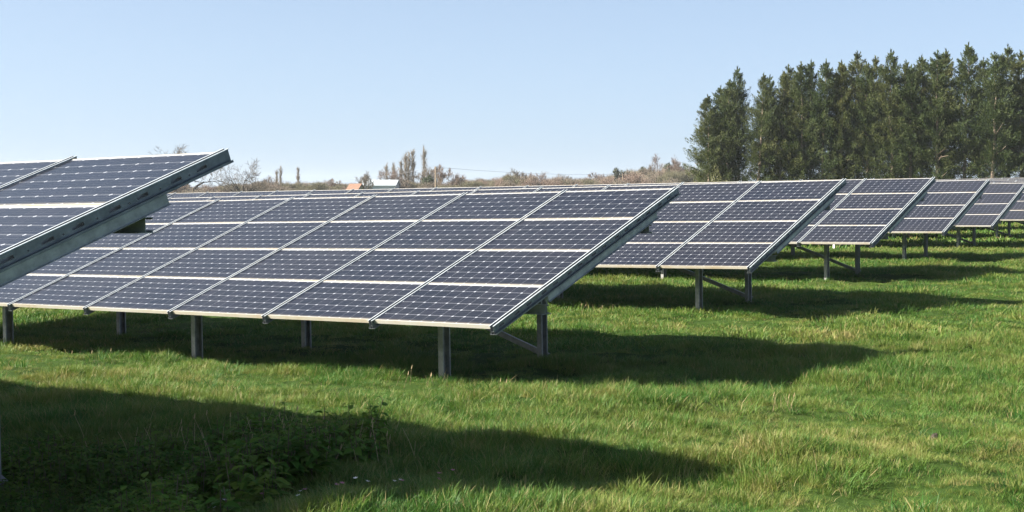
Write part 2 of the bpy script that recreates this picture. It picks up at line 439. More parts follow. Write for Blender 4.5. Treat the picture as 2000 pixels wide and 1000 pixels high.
def tuft(name, nb, rad, hmin, hmax, wid, lean, mats, seed, bend=.6):
    rg = np.random.default_rng(seed); vs = []; mi = []
    for i in range(nb):
        a = rg.uniform(0, 6.283); rr = rad * math.sqrt(rg.uniform()); bx, by = rr * math.cos(a), rr * math.sin(a)
        h = rg.uniform(hmin, hmax); da = a + rg.normal(0, .9); ln = abs(rg.normal(lean, lean * .5)) * h
        dx, dy = math.cos(da), math.sin(da); wa = da + math.pi / 2 + rg.normal(0, .5); wx, wy = math.cos(wa), math.sin(wa)
        wd = wid * rg.uniform(.6, 1.3); P = []
        for k, t_ in enumerate((0, .45, .8, 1.0)):
            off = ln * (t_ ** 1.8); z = h * (t_ - bend * .35 * lean * t_ * t_)
            ww = wd * (1, .85, .5, .06)[k]
            c = (bx + dx * off, by + dy * off, z - .01)
            P.append(((c[0] - wx * ww, c[1] - wy * ww, c[2]), (c[0] + wx * ww, c[1] + wy * ww, c[2])))
        n = len(vs) // 1
        for k in range(3): vs += [P[k][0], P[k][1], P[k + 1][1], P[k + 1][0]]
    # weld by islands: keep as blade strips
    v = np.array(vs, np.float32).reshape(nb, 12, 3)
    verts = np.stack([v[:, 0], v[:, 1], v[:, 3], v[:, 2], v[:, 7], v[:, 6], v[:, 11], v[:, 10]], 1).reshape(-1, 3)
    f = []
    for i in range(nb):
        k = 8 * i
        f += [(k, k + 1, k + 3, k + 2), (k + 2, k + 3, k + 5, k + 4), (k + 4, k + 5, k + 7, k + 6)]
    me = bpy.data.meshes.new(name); me.from_pydata(verts.tolist(), [], f)
    for m in mats: me.materials.append(m)
    me.update(); return me

CY, SY = math.cos(YAW), math.sin(YAW)
def wedge(d0, d1, dens, half=.43, extra=1.2):
    n = int(dens * (half * (d1 * d1 - d0 * d0) + 2 * extra * (d1 - d0)))
    d = np.sqrt(rng.uniform(d0 * d0, d1 * d1, n)); xc = rng.uniform(-1, 1, n) * (half * d + extra)
    return CY * xc - SY * d, SY * xc + CY * d

near_shapes = [tuft('grass_tuft', 46, .085, .035, .105, .0021, .6, [M_GRASS], 10 + i) for i in range(5)]
far_shapes = [tuft('coarse_tuft', 38, .17, .035, .105, .0055, .65, [M_GRASS], 30 + i) for i in range(4)]
vfar_shapes = [tuft('broad_tuft', 30, .40, .06, .13, .022, .7, [M_GRASS], 50 + i) for i in range(3)]
def lush(x, y):
    """0 short cropped and dry .. 1 tall and lush"""
    a = vnoise(x, y, 1.1, 21) * 1.0 + vnoise(x, y, 3.7, 22) * .8 + vnoise(x, y, .4, 23) * .5
    xe = -7.234 - (y - 2.77) * .158
    by_rows = np.clip(1.2 - (x - xe) / 7.0, -.5, .5) * .5
    return np.clip(.5 + a + by_rows, 0, 1)
def dryness(x, y):
    xe = -7.234 - (y - 2.77) * .158
    return np.clip((x - xe - 2.5) / 5, 0, 1) * .17 + vnoise(x, y, 1.6, 71) * .18 + vnoise(x, y, .5, 72) * .14
def grass(name, rings, shapes, label):
    px, py = [], []
    for (d0, d1, dens) in rings:
        a, b_ = wedge(d0, d1, dens); px.append(a); py.append(b_)
    x = np.concatenate(px); y = np.concatenate(py)
    l = lush(x, y); keep = rng.uniform(0, 1, len(x)) < (.38 + .62 * l); x, y, l = x[keep], y[keep], l[keep]
    z = ground_z(x, y)
    n = len(x); s = (.30 + 1.05 * l ** 1.6) * rng.uniform(.7, 1.3, n)
    sc = np.stack([.35 + .65 * s, .35 + .65 * s, s], 1)
    rot = np.stack([rng.normal(0, .12, n), rng.normal(0, .12, n), rng.uniform(0, 6.283, n)], 1)
    return scatter(name, np.stack([x, y, z], 1), rot, sc, rng.integers(0, len(shapes), n), shapes, label, 'grass', dryness(x, y))
grass('grass', [(6.3, 13, 185), (13, 19, 130)], near_shapes, 'green grass blades covering the near meadow')
def tussocks():
    x, y = wedge(6.5, 40, 3.2); l = lush(x, y); k = rng.uniform(0, 1, len(x)) < l * .9 + .1; x, y = x[k], y[k]; n = len(x)
    shp = [tuft('tussock', 80, .13, .07, .155, .0024, .8, [M_TUSSOCK], 80 + i) for i in range(4)]
    s = rng.uniform(.55, 1.25, n)
    scatter('grass', np.stack([x, y, ground_z(x, y)], 1), np.stack([rng.normal(0, .1, n), rng.normal(0, .1, n), rng.uniform(0, 6.283, n)], 1), np.stack([s * 1.2, s * 1.2, s], 1),
            rng.integers(0, 4, n), shp, 'darker green grass tussocks dotted over the near meadow', 'grass')
tussocks()
grass('grass', [(19, 30, 75), (30, 48, 42)], far_shapes, 'green grass between the middle rows of panels')
grass('grass', [(48, 80, 9), (80, 140, 4)], vfar_shapes, 'far grass beyond the last visible posts')

# ------------------------------------------------------------------ nettles at bottom left
def leaf_faces(base, dirv, up, ln, wd, droop):
    dirv = dirv / np.linalg.norm(dirv); side = np.cross(dirv, up); side /= np.linalg.norm(side); nrm = np.cross(side, dirv)
    prof = [(0, .10), (.22, .85), (.42, 1.0), (.7, .62), (1.0, .03)]
    out = []; prev = None
    for t_, w_ in prof:
        c = base + dirv * ln * t_ - nrm * (droop * ln * t_ * t_)
        l_ = c - side * wd * w_ * .5 + nrm * .16 * wd * w_; r_ = c + side * wd * w_ * .5 + nrm * .16 * wd * w_
        if prev is not None:
            out += [prev[0], prev[1], c, l_]; out += [prev[1], prev[2], r_, c]
        prev = (l_, c, r_)
    return out
def nettle(seed):
    rg = np.random.default_rng(seed); fs = []; nst = rg.integers(2, 4); mi = []
    for s in range(nst):
        h = rg.uniform(.17, .36); a0 = rg.uniform(0, 6.28); lean = np.array([rg.normal(0, .10), rg.normal(0, .10), 1.0])
        b0 = np.array([rg.normal(0, .04), rg.normal(0, .04), 0.0]); lv = 5
        for q in range(4):
            p0 = b0 + lean * h * q / 4; p1 = b0 + lean * h * (q + 1) / 4; r0 = .0035
            for (ux, uy) in ((r0, 0), (0, r0)):
                fs += [p0 + [-ux, -uy, 0], p0 + [ux, uy, 0], p1 + [ux, uy, 0], p1 + [-ux, -uy, 0]]; mi.append(1)
        for k in range(lv):
            t_ = .30 + .70 * k / (lv - 1); p = b0 + lean * h * t_
            a = a0 + (k % 2) * 1.571 + rg.normal(0, .25)
            size = (.108 - .05 * max(0, t_ - .6) / .4) * rg.uniform(.75, 1.25)
            for sgn in (0, math.pi):
                aa = a + sgn + rg.normal(0, .2); el = rg.uniform(-.1, .45) + (.35 if t_ > .95 else 0)
                dv = np.array([math.cos(aa) * math.cos(el), math.sin(aa) * math.cos(el), math.sin(el)])
                q = leaf_faces(p + dv * .02, dv, np.array([0, 0, 1.0]) + rg.normal(0, .18, 3), size, size * .62, rg.uniform(.2, .5))
                fs += q; mi += [0] * (len(q) // 4)
    return np_mesh('nettle', np.array(fs), 4, [M_NETTLE, M_DARKSTEM], mi)
nets = [nettle(100 + i) for i in range(6)]
def cam_pt(px, py, zg=0.0):
    """world ground point seen at a pixel of the 2000x1000 frame (used once, to place things)"""
    d = (CAM_Z - zg) * FPX / max(py - 382.0, 1e-3); xc = (px - 1000) / FPX * d
    return CY * xc - SY * d, SY * xc + CY * d
n = 5200
d = rng.uniform(6.6, 11.4, n); xr = rng.uniform(-.48, -.10, n)
edge = np.interp(d, [6.6, 8.5, 9.3, 10.2, 11.2, 12.6], [-.30, -.235, -.20, -.13, -.12, -.30]) + vnoise(d * 3, xr * 40, 1.0, 5) * .09
dens = np.interp(d, [6.6, 10, 11.2, 12.6], [1, .95, .45, .0])
keep = (xr < edge) & (rng.uniform(0, 1, n) < dens)
d, xr = d[keep], xr[keep]; xc = xr * d
x, y = CY * xc - SY * d, SY * xc + CY * d
m = len(x); s = np.where(d < 8.2, .8, 1) * rng.uniform(.6, 1.2, m) * (1 + .9 * vnoise(x, y, .55, 61)) * np.interp(d, [8, 10, 12], [.80, .75, .55])
scatter('nettles', np.stack([x, y, ground_z(x, y) - .01], 1), np.stack([rng.normal(0, .1, m), rng.normal(0, .1, m), rng.uniform(0, 6.28, m)], 1),
        np.stack([s, s, s], 1), rng.integers(0, 6, m), nets, 'patch of leafy nettles in the shade at bottom left', 'nettles')

def stalks(seed, nb, h0, h1, rad):
    rg = np.random.default_rng(seed); mb = MB()
    for i in range(nb):
        a = rg.uniform(0, 6.28); p = Vector((rad * rg.normal() * .5, rad * rg.normal() * .5, -.02)); h = rg.uniform(h0, h1)
        q = p + Vector((math.cos(a) * h * .22, math.sin(a) * h * .22, h * .6)); e = q + Vector((math.cos(a) * h * .2, math.sin(a) * h * .2, h * .4))
        mb.tube(p, q, .0028, .0022, 3); mb.tube(q, e, .0022, .0016, 3)
        if i % 3 == 0: mb.tube(e, e + Vector((.01, 0, .04)), .005, .002, 4)
    return mb.mesh('dry_stalks', [M_STALK])
DS = [((165, 705), .0, 9, .14, .28, .3, 'dry pale stalks standing in grass before the left posts of the big array'),
      ((845, 752), .0, 10, .08, .2, .35, 'dry grass stalks just left of the front post of the big array'),
      ((1160, 618), .0, 9, .10, .22, .35, 'thin dry stalks in shade beyond the end of the big array'),
      ((985, 770), .0, 6, .07, .14, .25, 'short dry stalks in the lit grass right of the front post'),
      ((600, 905), .0, 60, .15, .34, .7, 'dead brown stems bent beside the nettles in the shade'),
      ((430, 880), .0, 40, .14, .32, .9, 'dead thin stems standing among the nettles'),
      ((1530, 790), .0, 7, .10, .2, .2, 'short straw coloured stalks in the sunny grass at right of centre')]
for i, (p, zg, nb, h0, h1, rad, lab) in enumerate(DS):
    x, y = cam_pt(*p, -.05)
    tag(link('dry_stalks', stalks(200 + i, nb, h0, h1, rad), None, (x, y, float(ground_z(x, y)))), lab, 'dry stalks', 'dry stalks in the meadow', 'stuff')

# ------------------------------------------------------------------ trees
def pt_at(px, d, z=None):
    xc = (px - 1000) / FPX * d
    return CY * xc - SY * d, SY * xc + CY * d
def z_of(py, d):      # height seen at a pixel row, at distance d
    return CAM_Z + (382.0 - py) / FPX * d

M_BARK, t, b = mat('conifer_bark', (.24, .18, .13), .9)
t.links.new(ramp(t, noise(t, 6, 4, .7), [(.3, (.13, .10, .075)), (.7, (.34, .27, .20))]), b.inputs['Base Color'])
def bark(name, lo, hi):
    m, t, b = mat(name, rough=.95)
    oi = node(t, 'ShaderNodeObjectInfo'); gi = node(t, 'ShaderNodeNewGeometry')
    t.links.new(ramp(t, gi.outputs['Random Per Island'], [(0, lo), (1, hi)]), b.inputs['Base Color']); return m
M_TWIG = bark('bare_twigs', (.13, .108, .082), (.25, .205, .16))
M_TWIGO = bark('olive_twigs', (.10, .095, .055), (.19, .172, .105))
M_TWIGR = bark('reddish_twigs', (.16, .112, .088), (.27, .20, .16))
M_LIMB = bark('dark_limbs', (.022, .018, .015), (.055, .044, .035))
M_POPLAR = bark('poplar_twigs', (.19, .16, .12), (.34, .285, .215))
M_IVY = leaf_material('ivy_leaves', [(0, (.04, .055, .022)), (1, (.08, .095, .04))], trans=.2)
M_OLIVE = leaf_material('olive_shrub_leaves', [(0, (.09, .095, .035)), (1, (.17, .145, .06))], trans=.2)

def conifer(seed, HT, RM):
    """crown: many small leaf faces in rising sprays along whorled branches; trunk and dead lower branches separately"""
    rg = np.random.default_rng(seed); C = []; Nn = []; S = []
    trunk = MB(); prev = Vector((0, 0, -.5)); wob = Vector((rg.normal(0, .03), rg.normal(0, .03), 0))
    fork = rg.uniform() < .4
    for k in range(1, 9):
        p = Vector((wob.x * k + rg.normal(0, .05), wob.y * k + rg.normal(0, .05), HT * k / 8.2)); r0 = .17 * (1 - (k - 1) / 8.5); r1 = .17 * (1 - k / 8.5)
        trunk.tube(prev, p, r0, r1, 6); prev = p
    for i in range(26):
        z = rg.uniform(.08, .5) * HT; a = rg.uniform(0, 6.28); l = rg.uniform(.5, 1.6)
        p = Vector((0, 0, z)); q = p + Vector((math.cos(a) * l, math.sin(a) * l, l * rg.uniform(.1, .8)))
        trunk.tube(p, q, .03, .012, 3)
    nb = 300
    for i in range(nb):
        t_ = rg.uniform(.07, 1.0) ** .85
        if t_ < .28 and rg.uniform() < .32: continue
        z = t_ * HT; prof = min(1.0, ((1 - t_) * 2.1 + .02)) ** .95 * (1 if t_ > .3 else .75 + .8 * t_)
        clump = .72 + .5 * math.sin(i * 1.7 + seed) * rg.uniform(0, 1)
        l = RM * prof * rg.uniform(.5, 1.2) * (clump if t_ < .85 else 1) + .05
        a = rg.uniform(0, 6.283); el = rg.uniform(.1, .7) + .35 * max(0, t_ - .6)
        dv = np.array([math.cos(a) * math.cos(el), math.sin(a) * math.cos(el), math.sin(el)])
        base = np.array([wob.x * 8 * t_, wob.y * 8 * t_, z])
        for u in ((1.0,) if l < .45 else (.55, .98) if l < 1.1 else (.40, .70, 1.0)):
            c = base + dv * l * u * rg.uniform(.88, 1.08) + rg.normal(0, .05, 3)
            rad = min(.36, .09 + .22 * l) * rg.uniform(.7, 1.3); nl = int(14 + 150 * rad)
            q = rg.normal(0, 1, (nl, 3)); q /= np.linalg.norm(q, axis=1, keepdims=True)
            ax = dv * .8 + np.array([0, 0, .6]); ax /= np.linalg.norm(ax)
            al = rg.uniform(-.9, 1.5, (nl, 1))
            off = q * rg.uniform(.3, 1.0, (nl, 1)) * rad * (1 - .5 * np.clip(al, 0, 1.5)) * np.array([1, 1, .7]) + al * ax * rad
            C.append(c + off); d_ = q * .45 + ax * .95 + rg.normal(0, .28, (nl, 3))
            Nn.append(d_ / np.linalg.norm(d_, axis=1, keepdims=True)); S.append(rg.uniform(.045, .095, nl))
    # leading shoot
    nl = 50; tz = rg.uniform(.9, 1.0, nl); C.append(np.stack([wob.x * 8 + rg.normal(0, .05, nl) * (1.0 - tz) * 18, wob.y * 8 + rg.normal(0, .05, nl) * (1.0 - tz) * 18, tz * HT * 1.03], 1))
    d_ = np.stack([rg.normal(0, .35, nl), rg.normal(0, .35, nl), np.ones(nl)], 1); Nn.append(d_ / np.linalg.norm(d_, axis=1, keepdims=True)); S.append(rg.uniform(.09, .17, nl))
    C = np.concatenate(C); D = np.concatenate(Nn); S = np.concatenate(S)[:, None]
    sd = np.cross(D, rg.normal(0, 1, D.shape)); sd /= np.linalg.norm(sd, axis=1, keepdims=True) + 1e-6
    tip = C + D * S * 1.5; bs = C - D * S * .6
    faces = np.stack([bs, C + sd * S * .30, tip, C - sd * S * .30], 1)
    return np_mesh('conifer_crown', faces.reshape(-1, 3), 4, [M_CONIFER]), trunk.mesh('conifer_trunk', [M_BARK])
CONS = [conifer(300 + i, 12.0, 2.15) for i in range(7)]
TIPS = [(1386, 186), (1401, 168), (1418, 156), (1440, 131), (1480, 144), (1502, 147), (1521, 141), (1540, 126), (1568, 123), (1583, 119), (1604, 118), (1635, 119), (1645, 123),
        (1672, 100), (1691, 121), (1711, 110), (1739, 98), (1757, 118), (1779, 128), (1799, 108), (1827, 98), (1843, 98), (1880, 85), (1911, 114), (1941, 103),
        (1969, 88), (1995, 100), (2022, 95), (2050, 100)]
ORD = 'first second third fourth fifth sixth seventh eighth ninth tenth eleventh twelfth thirteenth fourteenth fifteenth sixteenth seventeenth eighteenth nineteenth twentieth twenty-first twenty-second twenty-third twenty-fourth twenty-fifth twenty-sixth twenty-seventh twenty-eighth twenty-ninth'.split()
for i, (px, py) in enumerate(TIPS):
    d = 118 - .012 * (px - 1400) + (1.6 if i % 2 else -1.2) + random.uniform(-.6, .6)
    x, y = pt_at(px, d); zb = float(ground_z(x, y, False)); top = z_of(py, d)
    cme, tme = CONS[(i * 3 + i // 5) % 7]; s = (top - zb) / 12.4
    root = empty('conifer_tree', (x, y, zb), (0, 0, random.uniform(0, 6.28)))
    root.scale = (s * (random.uniform(.92, 1.12) if i > 1 else 1.2),) * 2 + (s,)
    if i < 25: lab = 'tall dark green conifer, %s from the left end of the conifer row' % ORD[i]
    else: lab = 'tall dark green conifer, %s from the left end of the conifer row' % ORD[i]
    tag(root, lab, 'conifer', 'tall conifers in a row behind the panels')
    link('crown', cme, root); link('trunk', tme, root)

# bare trees: recursive limbs, ending in fine twigs
def bare_tree(seed, HT, mats, limbs=5, levels=5, kids=2, spread=.75, up=.10, trunk_l=.3, limb_l=.42, r0=.024, twig=.022, ntw=4, ratio=(.55, .80), arch=.0):
    rg = np.random.default_rng(seed); tr = MB(); br = MB(); tw = []
    def perp(dv):
        p = np.cross(dv, rg.normal(0, 1, 3)); return p / (np.linalg.norm(p) + 1e-9)
    def tilt(dv, a):
        nd = dv * math.cos(a) + perp(dv) * math.sin(a); return nd / np.linalg.norm(nd)
    def grow(p, dv, ln, r, lev):
        segs = 4 if lev < 2 else (3 if lev < 4 else 2)
        for s in range(segs):
            dv = dv + rg.normal(0, .17 if lev else .05, 3) + np.array([0, 0, up]); dv /= np.linalg.norm(dv)
            q = p + dv * ln / segs; ra = r * (1 - .6 * s / segs); rb = r * (1 - .6 * (s + 1) / segs)
            if q[2] < .25: q[2] = .25
            (tr if lev == 0 else br).tube(p, q, max(ra, twig * .5), max(rb, twig * .4), 6 if lev < 2 else 3)
            p = q
            if lev and lev < levels and (s or lev > 1):
                kk = kids + (1 if lev >= 3 else 0)
                for c in range(kk if s < segs - 1 else kk + 1):
                    if rg.uniform() < .78: grow(p, tilt(dv, rg.uniform(.5, 1.0) * spread), ln * rg.uniform(*ratio), rb * (.72 if lev < 3 else .6), lev + 1)
            if lev >= levels - 1:
                for c in range(ntw):
                    nd = dv * .8 + perp(dv) * rg.uniform(.2, .9) + np.array([0, 0, .15]); nd /= np.linalg.norm(nd)
                    sd = perp(nd) * twig * .45; st_ = p - dv * ln / segs * rg.uniform()
                    tw.append([st_ - sd, st_ + sd, st_ + nd * HT * rg.uniform(.025, .07)])
        if lev == 0:
            for i in range(limbs):
                a = 6.283 * i / limbs + rg.normal(0, .3); el = rg.uniform(.35, 1.25) if i else 1.4
                d_ = np.array([math.cos(a) * math.cos(el), math.sin(a) * math.cos(el), math.sin(el)])
                grow(p - np.array([0, 0, HT * trunk_l * .3 * rg.uniform()]), d_, HT * limb_l * rg.uniform(.8, 1.15), r * .55, 1)
    grow(np.array([0, 0, -.3]), np.array([0, 0, 1.0]), HT * trunk_l, HT * r0, 0)
    return tr.mesh('bare_trunk', [mats[0]]), br.mesh('bare_limbs', [mats[1]]), np_mesh('bare_twigs', np.array(tw).reshape(-1, 3), 3, [mats[2]])
def poplar(seed, HT, mats):
    rg = np.random.default_rng(seed); tr = MB(); br = MB(); tw = []
    for k in range(8): tr.tube((rg.normal(0, .03), 0, HT * k / 8 - (.3 if k == 0 else 0)), (0, 0, HT * (k + 1) / 8), .20 * (1 - k / 8.5), .20 * (1 - (k + 1) / 8.5), 6)
    for i in range(75):
        t_ = rg.uniform(.12, .95); a = rg.uniform(0, 6.283); an = rg.uniform(.10, .30); l = HT * .26 * (1.05 - t_ * .7) * rg.uniform(.6, 1.2)
        p = np.array([0, 0, t_ * HT]); d_ = np.array([math.cos(a) * math.sin(an), math.sin(a) * math.sin(an), math.cos(an)])
        if i % 4 == 0: d_ = d_ * [1.5, 1.5, 1]; d_ /= np.linalg.norm(d_)
        q = p + d_ * l; br.tube(p, q, .035, .012, 3)
        for c in range(30):
            st_ = p + d_ * l * rg.uniform(.15, 1); nd = d_ + rg.normal(0, .28, 3); nd /= np.linalg.norm(nd); sd = np.cross(nd, rg.normal(0, 1, 3)); sd /= np.linalg.norm(sd)
            tw.append([st_ - sd * .022, st_ + sd * .022, st_ + nd * rg.uniform(.6, 1.6)])
    return tr.mesh('bare_trunk', [mats[0]]), br.mesh('bare_limbs', [mats[1]]), np_mesh('bare_twigs', np.array(tw).reshape(-1, 3), 3, [mats[2]])
def place_bare(shape, name, px, d, top_py, base_h, label, cat, group, width=1.0, rz=None):
    x, y = pt_at(px, d); zb = float(ground_z(x, y, False)); s = (z_of(top_py, d) - zb) / base_h
    root = empty(name, (x, y, zb), (0, 0, random.uniform(0, 6.28) if rz is None else rz)); root.scale = (s * width, s * width, s)
    tag(root, label, cat, group)
    link('trunk', shape[0], root); link('limbs', shape[1], root)
    if shape[2]: link('twigs', shape[2], root)
    return root
def measured(shape):
    h = 0
    for m in shape[1:]:
        if m and len(m.vertices):
            co = np.empty(len(m.vertices) * 3, np.float32); m.vertices.foreach_get('co', co); h = max(h, np.percentile(co[2::3], 99.7))
    return float(h)
OAK = bare_tree(401, 11, (M_LIMB, M_LIMB, M_TWIG), limbs=8, levels=5, kids=1, spread=.9, up=.06, trunk_l=.14, limb_l=.66, r0=.085, twig=.032, ntw=6, ratio=(.5, .76))
BARE = [bare_tree(410 + i, 10, (M_LIMB if i != 2 else M_TWIG, M_TWIG, M_TWIG if i % 2 else M_TWIGR), limbs=5 + i % 2, levels=5, kids=1 + (i % 2 == 9), spread=.7, up=.12, trunk_l=.22 + .05 * (i % 3), limb_l=.40, r0=.028, twig=.026, ntw=10, ratio=(.5, .78)) for i in range(5)]
POP = [poplar(430 + i, 16, (M_POPLAR, M_POPLAR, M_POPLAR)) for i in range(3)]
hO = measured(OAK); hB = [measured(s) for s in BARE]; hP = [measured(s) for s in POP]
G = 'bare trees along the horizon'
place_bare(OAK, 'oak_tree', 484, 210, 312, hO, 'large bare oak with crooked dark limbs behind the tip of the nearest array', 'tree', G, 1.0, .6)
place_bare(OAK, 'bare_tree', 352, 300, 286, hO, 'bare pinkish treetop showing above the nearest array', 'tree', G, 1.35, 2.2)
BT = [ (520, 300, 344, 'small bare tree just right of the large oak', 1.0),
      (712, 260, 336, 'bare tree in front of the cream gabled house', .8), (762, 280, 330, 'bare bushy tree left of the poplar clump', 1.0),
      (838, 285, 326, 'bare tree between the tall poplars and the wooden pole', .9), (862, 270, 323, 'round bare tree just right of the wooden pole', .9),
      (985, 330, 340, 'bare slim tree left of the green shrub on the hedgerow', .7), (1010, 330, 330, 'bare tree rising behind the green hedgerow shrub', .9),
      (1045, 330, 336, 'bare round tree right of the green hedgerow shrub', 1.0), (1100, 340, 341, 'bare tree with sparse crown in mid hedgerow', .8),
      (1170, 360, 337, 'bare tree left of the dark pine on the low hill', 1.1), (1300, 330, 304, 'tallest bare tree on the low wooded hill', 1.0),
      (1270, 335, 322, 'bare tree left of the tallest one on the wooded hill', 1.0), (1330, 335, 325, 'bare tree right of the tallest one on the wooded hill', 1.0),
      (1362, 340, 330, 'bare pale tree next to the conifer row', 1.0), (650, 320, 349, 'bare low tree left of the house roof', 1.2), (905, 340, 348, 'bare rounded tree right of the pole along the hedge', 1.2)]
for i, (px, d, py, lab, wd) in enumerate(BT):
    place_bare(BARE[i % 5], 'bare_tree', px, d, py, hB[i % 5], lab, 'tree', G, wd)
PT_ = [(541, 320, 330, 'short poplar, left of the pair near the oak'), (549, 318, 323, 'taller poplar of the pair near the oak'), (583, 300, 325, 'lone pale poplar over tan scrub right of the oak'),
       (755, 300, 318, 'pale poplar at the left end of the clump'), (769, 302, 316, 'second pale poplar in the clump'), (784, 298, 312, 'pale poplar left of the two tall ones'),
       (792, 300, 297, 'tall pale poplar, left of the tallest pair in clump'), (799, 303, 295, 'tall pale poplar in the middle of the clump'), (807, 300, 290, 'tall pale poplar at the right of the clump'),
       (829, 296, 284, 'very tall thin poplar standing alone right of the clump')]
for i, (px, d, py, lab) in enumerate(PT_):
    place_bare(POP[i % 3], 'poplar_tree', px, d, py, hP[i % 3], lab, 'poplar', 'bare poplars on the horizon', 1.35 if i != 9 else 1.0)

# leafy evergreens and scrub: clouds of small faces
def leaf_blob(seed, n, rx, rz, m, size, holes=.5):
    rg = np.random.default_rng(seed); K = 14
    cs = np.stack([rg.normal(0, rx * .45, K), rg.normal(0, rx * .45, K), rg.uniform(.25, .8, K) * rz * 2], 1); rs = rg.uniform(.25, .5, K) * rx
    k = rg.integers(0, K, n); d_ = rg.normal(0, 1, (n, 3)); d_ /= np.linalg.norm(d_, axis=1, keepdims=True)
    C = cs[k] + d_ * rs[k][:, None] * rg.uniform(.6, 1.05, (n, 1)); C[:, 2] = np.abs(C[:, 2])
    a = rg.normal(0, 1, (n, 3)); a /= np.linalg.norm(a, axis=1, keepdims=True); b_ = np.cross(a, d_); b_ /= np.linalg.norm(b_, axis=1, keepdims=True) + 1e-6
    s = rg.uniform(.6, 1.3, (n, 1)) * size
    return np_mesh('leaf_mass', np.stack([C - a * s, C + b_ * s * .5, C + a * s, C - b_ * s * .5], 1).reshape(-1, 3), 4, [m])
def twig_blob(seed, n, rx, rz, m, ln, wd):
    rg = np.random.default_rng(seed)
    a = rg.uniform(0, 6.28, n); rr = rx * np.sqrt(rg.uniform(0, 1, n)); z = rz * (1 - (rr / rx) ** 2 * .6) * rg.uniform(.0, 1, n) ** .7
    C = np.stack([rr * np.cos(a), rr * np.sin(a), z], 1)
    d_ = np.stack([np.cos(a) * .5 * rr / rx, np.sin(a) * .5 * rr / rx, np.ones(n) * .8], 1) + rg.normal(0, .65, (n, 3)); d_ /= np.linalg.norm(d_, axis=1, keepdims=True)
    sd = np.cross(d_, rg.normal(0, 1, (n, 3))); sd /= np.linalg.norm(sd, axis=1, keepdims=True)
    l = rg.uniform(.4, 1.2, (n, 1)) * ln
    return np_mesh('twig_mass', np.stack([C - sd * wd, C + sd * wd, C + d_ * l], 1).reshape(-1, 3), 3, [m])
M_PINE = leaf_material('pine_needles', [(0, (.035, .045, .022)), (1, (.06, .07, .03))], trans=.15)
PINE = leaf_blob(501, 2600, 2.6, 2.2, M_PINE, .22)
IVY = leaf_blob(502, 2200, 1.5, 2.6, M_IVY, .18)
SHR = leaf_blob(503, 2400, 2.2, 1.6, M_OLIVE, .17)
def tree_trunk(h, r, m):
    mb = MB(); mb.tube((0, 0, -.4), (r * .5, 0, h * .5), r, r * .8, 6); mb.tube((r * .5, 0, h * .5), (0, r * .4, h), r * .8, r * .5, 6)
    return mb.mesh('short_trunk', [m])
def leafy(name, px, d, top_py, wpx, crown, cw, chh, label, cat, group, stem=.0):
    x, y = pt_at(px, d); zb = float(ground_z(x, y, False)); Ht = z_of(top_py, d) - zb
    root = empty(name, (x, y, zb), (0, 0, random.uniform(0, 6.28))); tag(root, label, cat, group)
    c = link('crown', crown, root, (0, 0, Ht * stem)); sw = wpx / FPX * d / cw; c.scale = (sw, sw, Ht * (1 - stem) / chh)
    link('trunk', tree_trunk(Ht * max(.3, stem + .15), .12 + .02 * Ht, M_LIMB), root)
leafy('pine_tree', 1212, 330, 327, 40, PINE, 5.6, 4.4, 'dark flat-topped pine on the low hill behind a small pole', 'pine', 'evergreens on the horizon', .3)
leafy('pine_tree', 1318, 345, 318, 52, PINE, 5.6, 4.4, 'dark pine crown at the right top of the wooded hill', 'pine', 'evergreens on the horizon', .35)
leafy('pine_tree', 1262, 350, 325, 40, PINE, 5.6, 4.4, 'dark pine half hidden in the middle of the wooded hill', 'pine', 'evergreens on the horizon', .3)
leafy('ivy_clad_tree', 777, 292, 338, 10, IVY, 3.4, 5.5, 'dark ivy covered stump left in the poplar clump', 'tree', 'evergreens on the horizon')
leafy('ivy_clad_tree', 788, 292, 342, 9, IVY, 3.4, 5.5, 'second dark ivy covered stump among the poplars', 'tree', 'evergreens on the horizon')
leafy('ivy_clad_tree', 836, 280, 333, 26, IVY, 3.4, 5.5, 'ivy covered dark tree just left of the wooden pole', 'tree', 'evergreens on the horizon')
leafy('shrub', 1010, 300, 346, 44, SHR, 5.0, 3.4, 'olive green shrub in the hedgerow above the panels', 'shrub', 'evergreens on the horizon')
leafy('shrub', 1092, 300, 358, 20, SHR, 5.0, 3.4, 'small dark green shrub in the hedgerow', 'shrub', 'evergreens on the horizon')
leafy('shrub', 655, 330, 356, 62, SHR, 5.0, 3.4, 'low dark green shrubs left of the tiled roof', 'shrub', 'evergreens on the horizon')
leafy('shrub', 1236, 300, 358, 16, SHR, 5.0, 3.4, 'small dark evergreen shrub below the wooded hill', 'shrub', 'evergreens on the horizon')
leafy('shrub', 1398, 113, 328, 46, SHR, 5.0, 3.4, 'olive shrub at the foot of the first conifer', 'shrub', 'evergreens on the horizon')
# one far-off hedgerow mass of bare scrub
def crown_blob(seed, n, rx, rz, m, ln, wd):
    rg = np.random.default_rng(seed); K = 9
    cs = np.stack([rg.normal(0, rx * .4, K), rg.normal(0, rx * .4, K), rg.uniform(.42, .78, K) * rz], 1); rs = rg.uniform(.35, .6, K)
    k = rg.integers(0, K, n); d_ = rg.normal(0, 1, (n, 3)); d_ /= np.linalg.norm(d_, axis=1, keepdims=True)
    C = cs[k] + d_ * np.array([rx, rx, rz * .42]) * rs[k][:, None] * rg.uniform(.2, 1.0, (n, 1)); C[:, 2] = np.abs(C[:, 2])
    v = d_ * .35 + np.array([0, 0, .5]) + rg.normal(0, .6, (n, 3)); v /= np.linalg.norm(v, axis=1, keepdims=True)
    sd = np.cross(v, rg.normal(0, 1, (n, 3))); sd /= np.linalg.norm(sd, axis=1, keepdims=True); l = rg.uniform(.4, 1.2, (n, 1)) * ln
    return np_mesh('twig_crown', np.stack([C - sd * wd, C + sd * wd, C + v * l], 1).reshape(-1, 3), 3, [m])
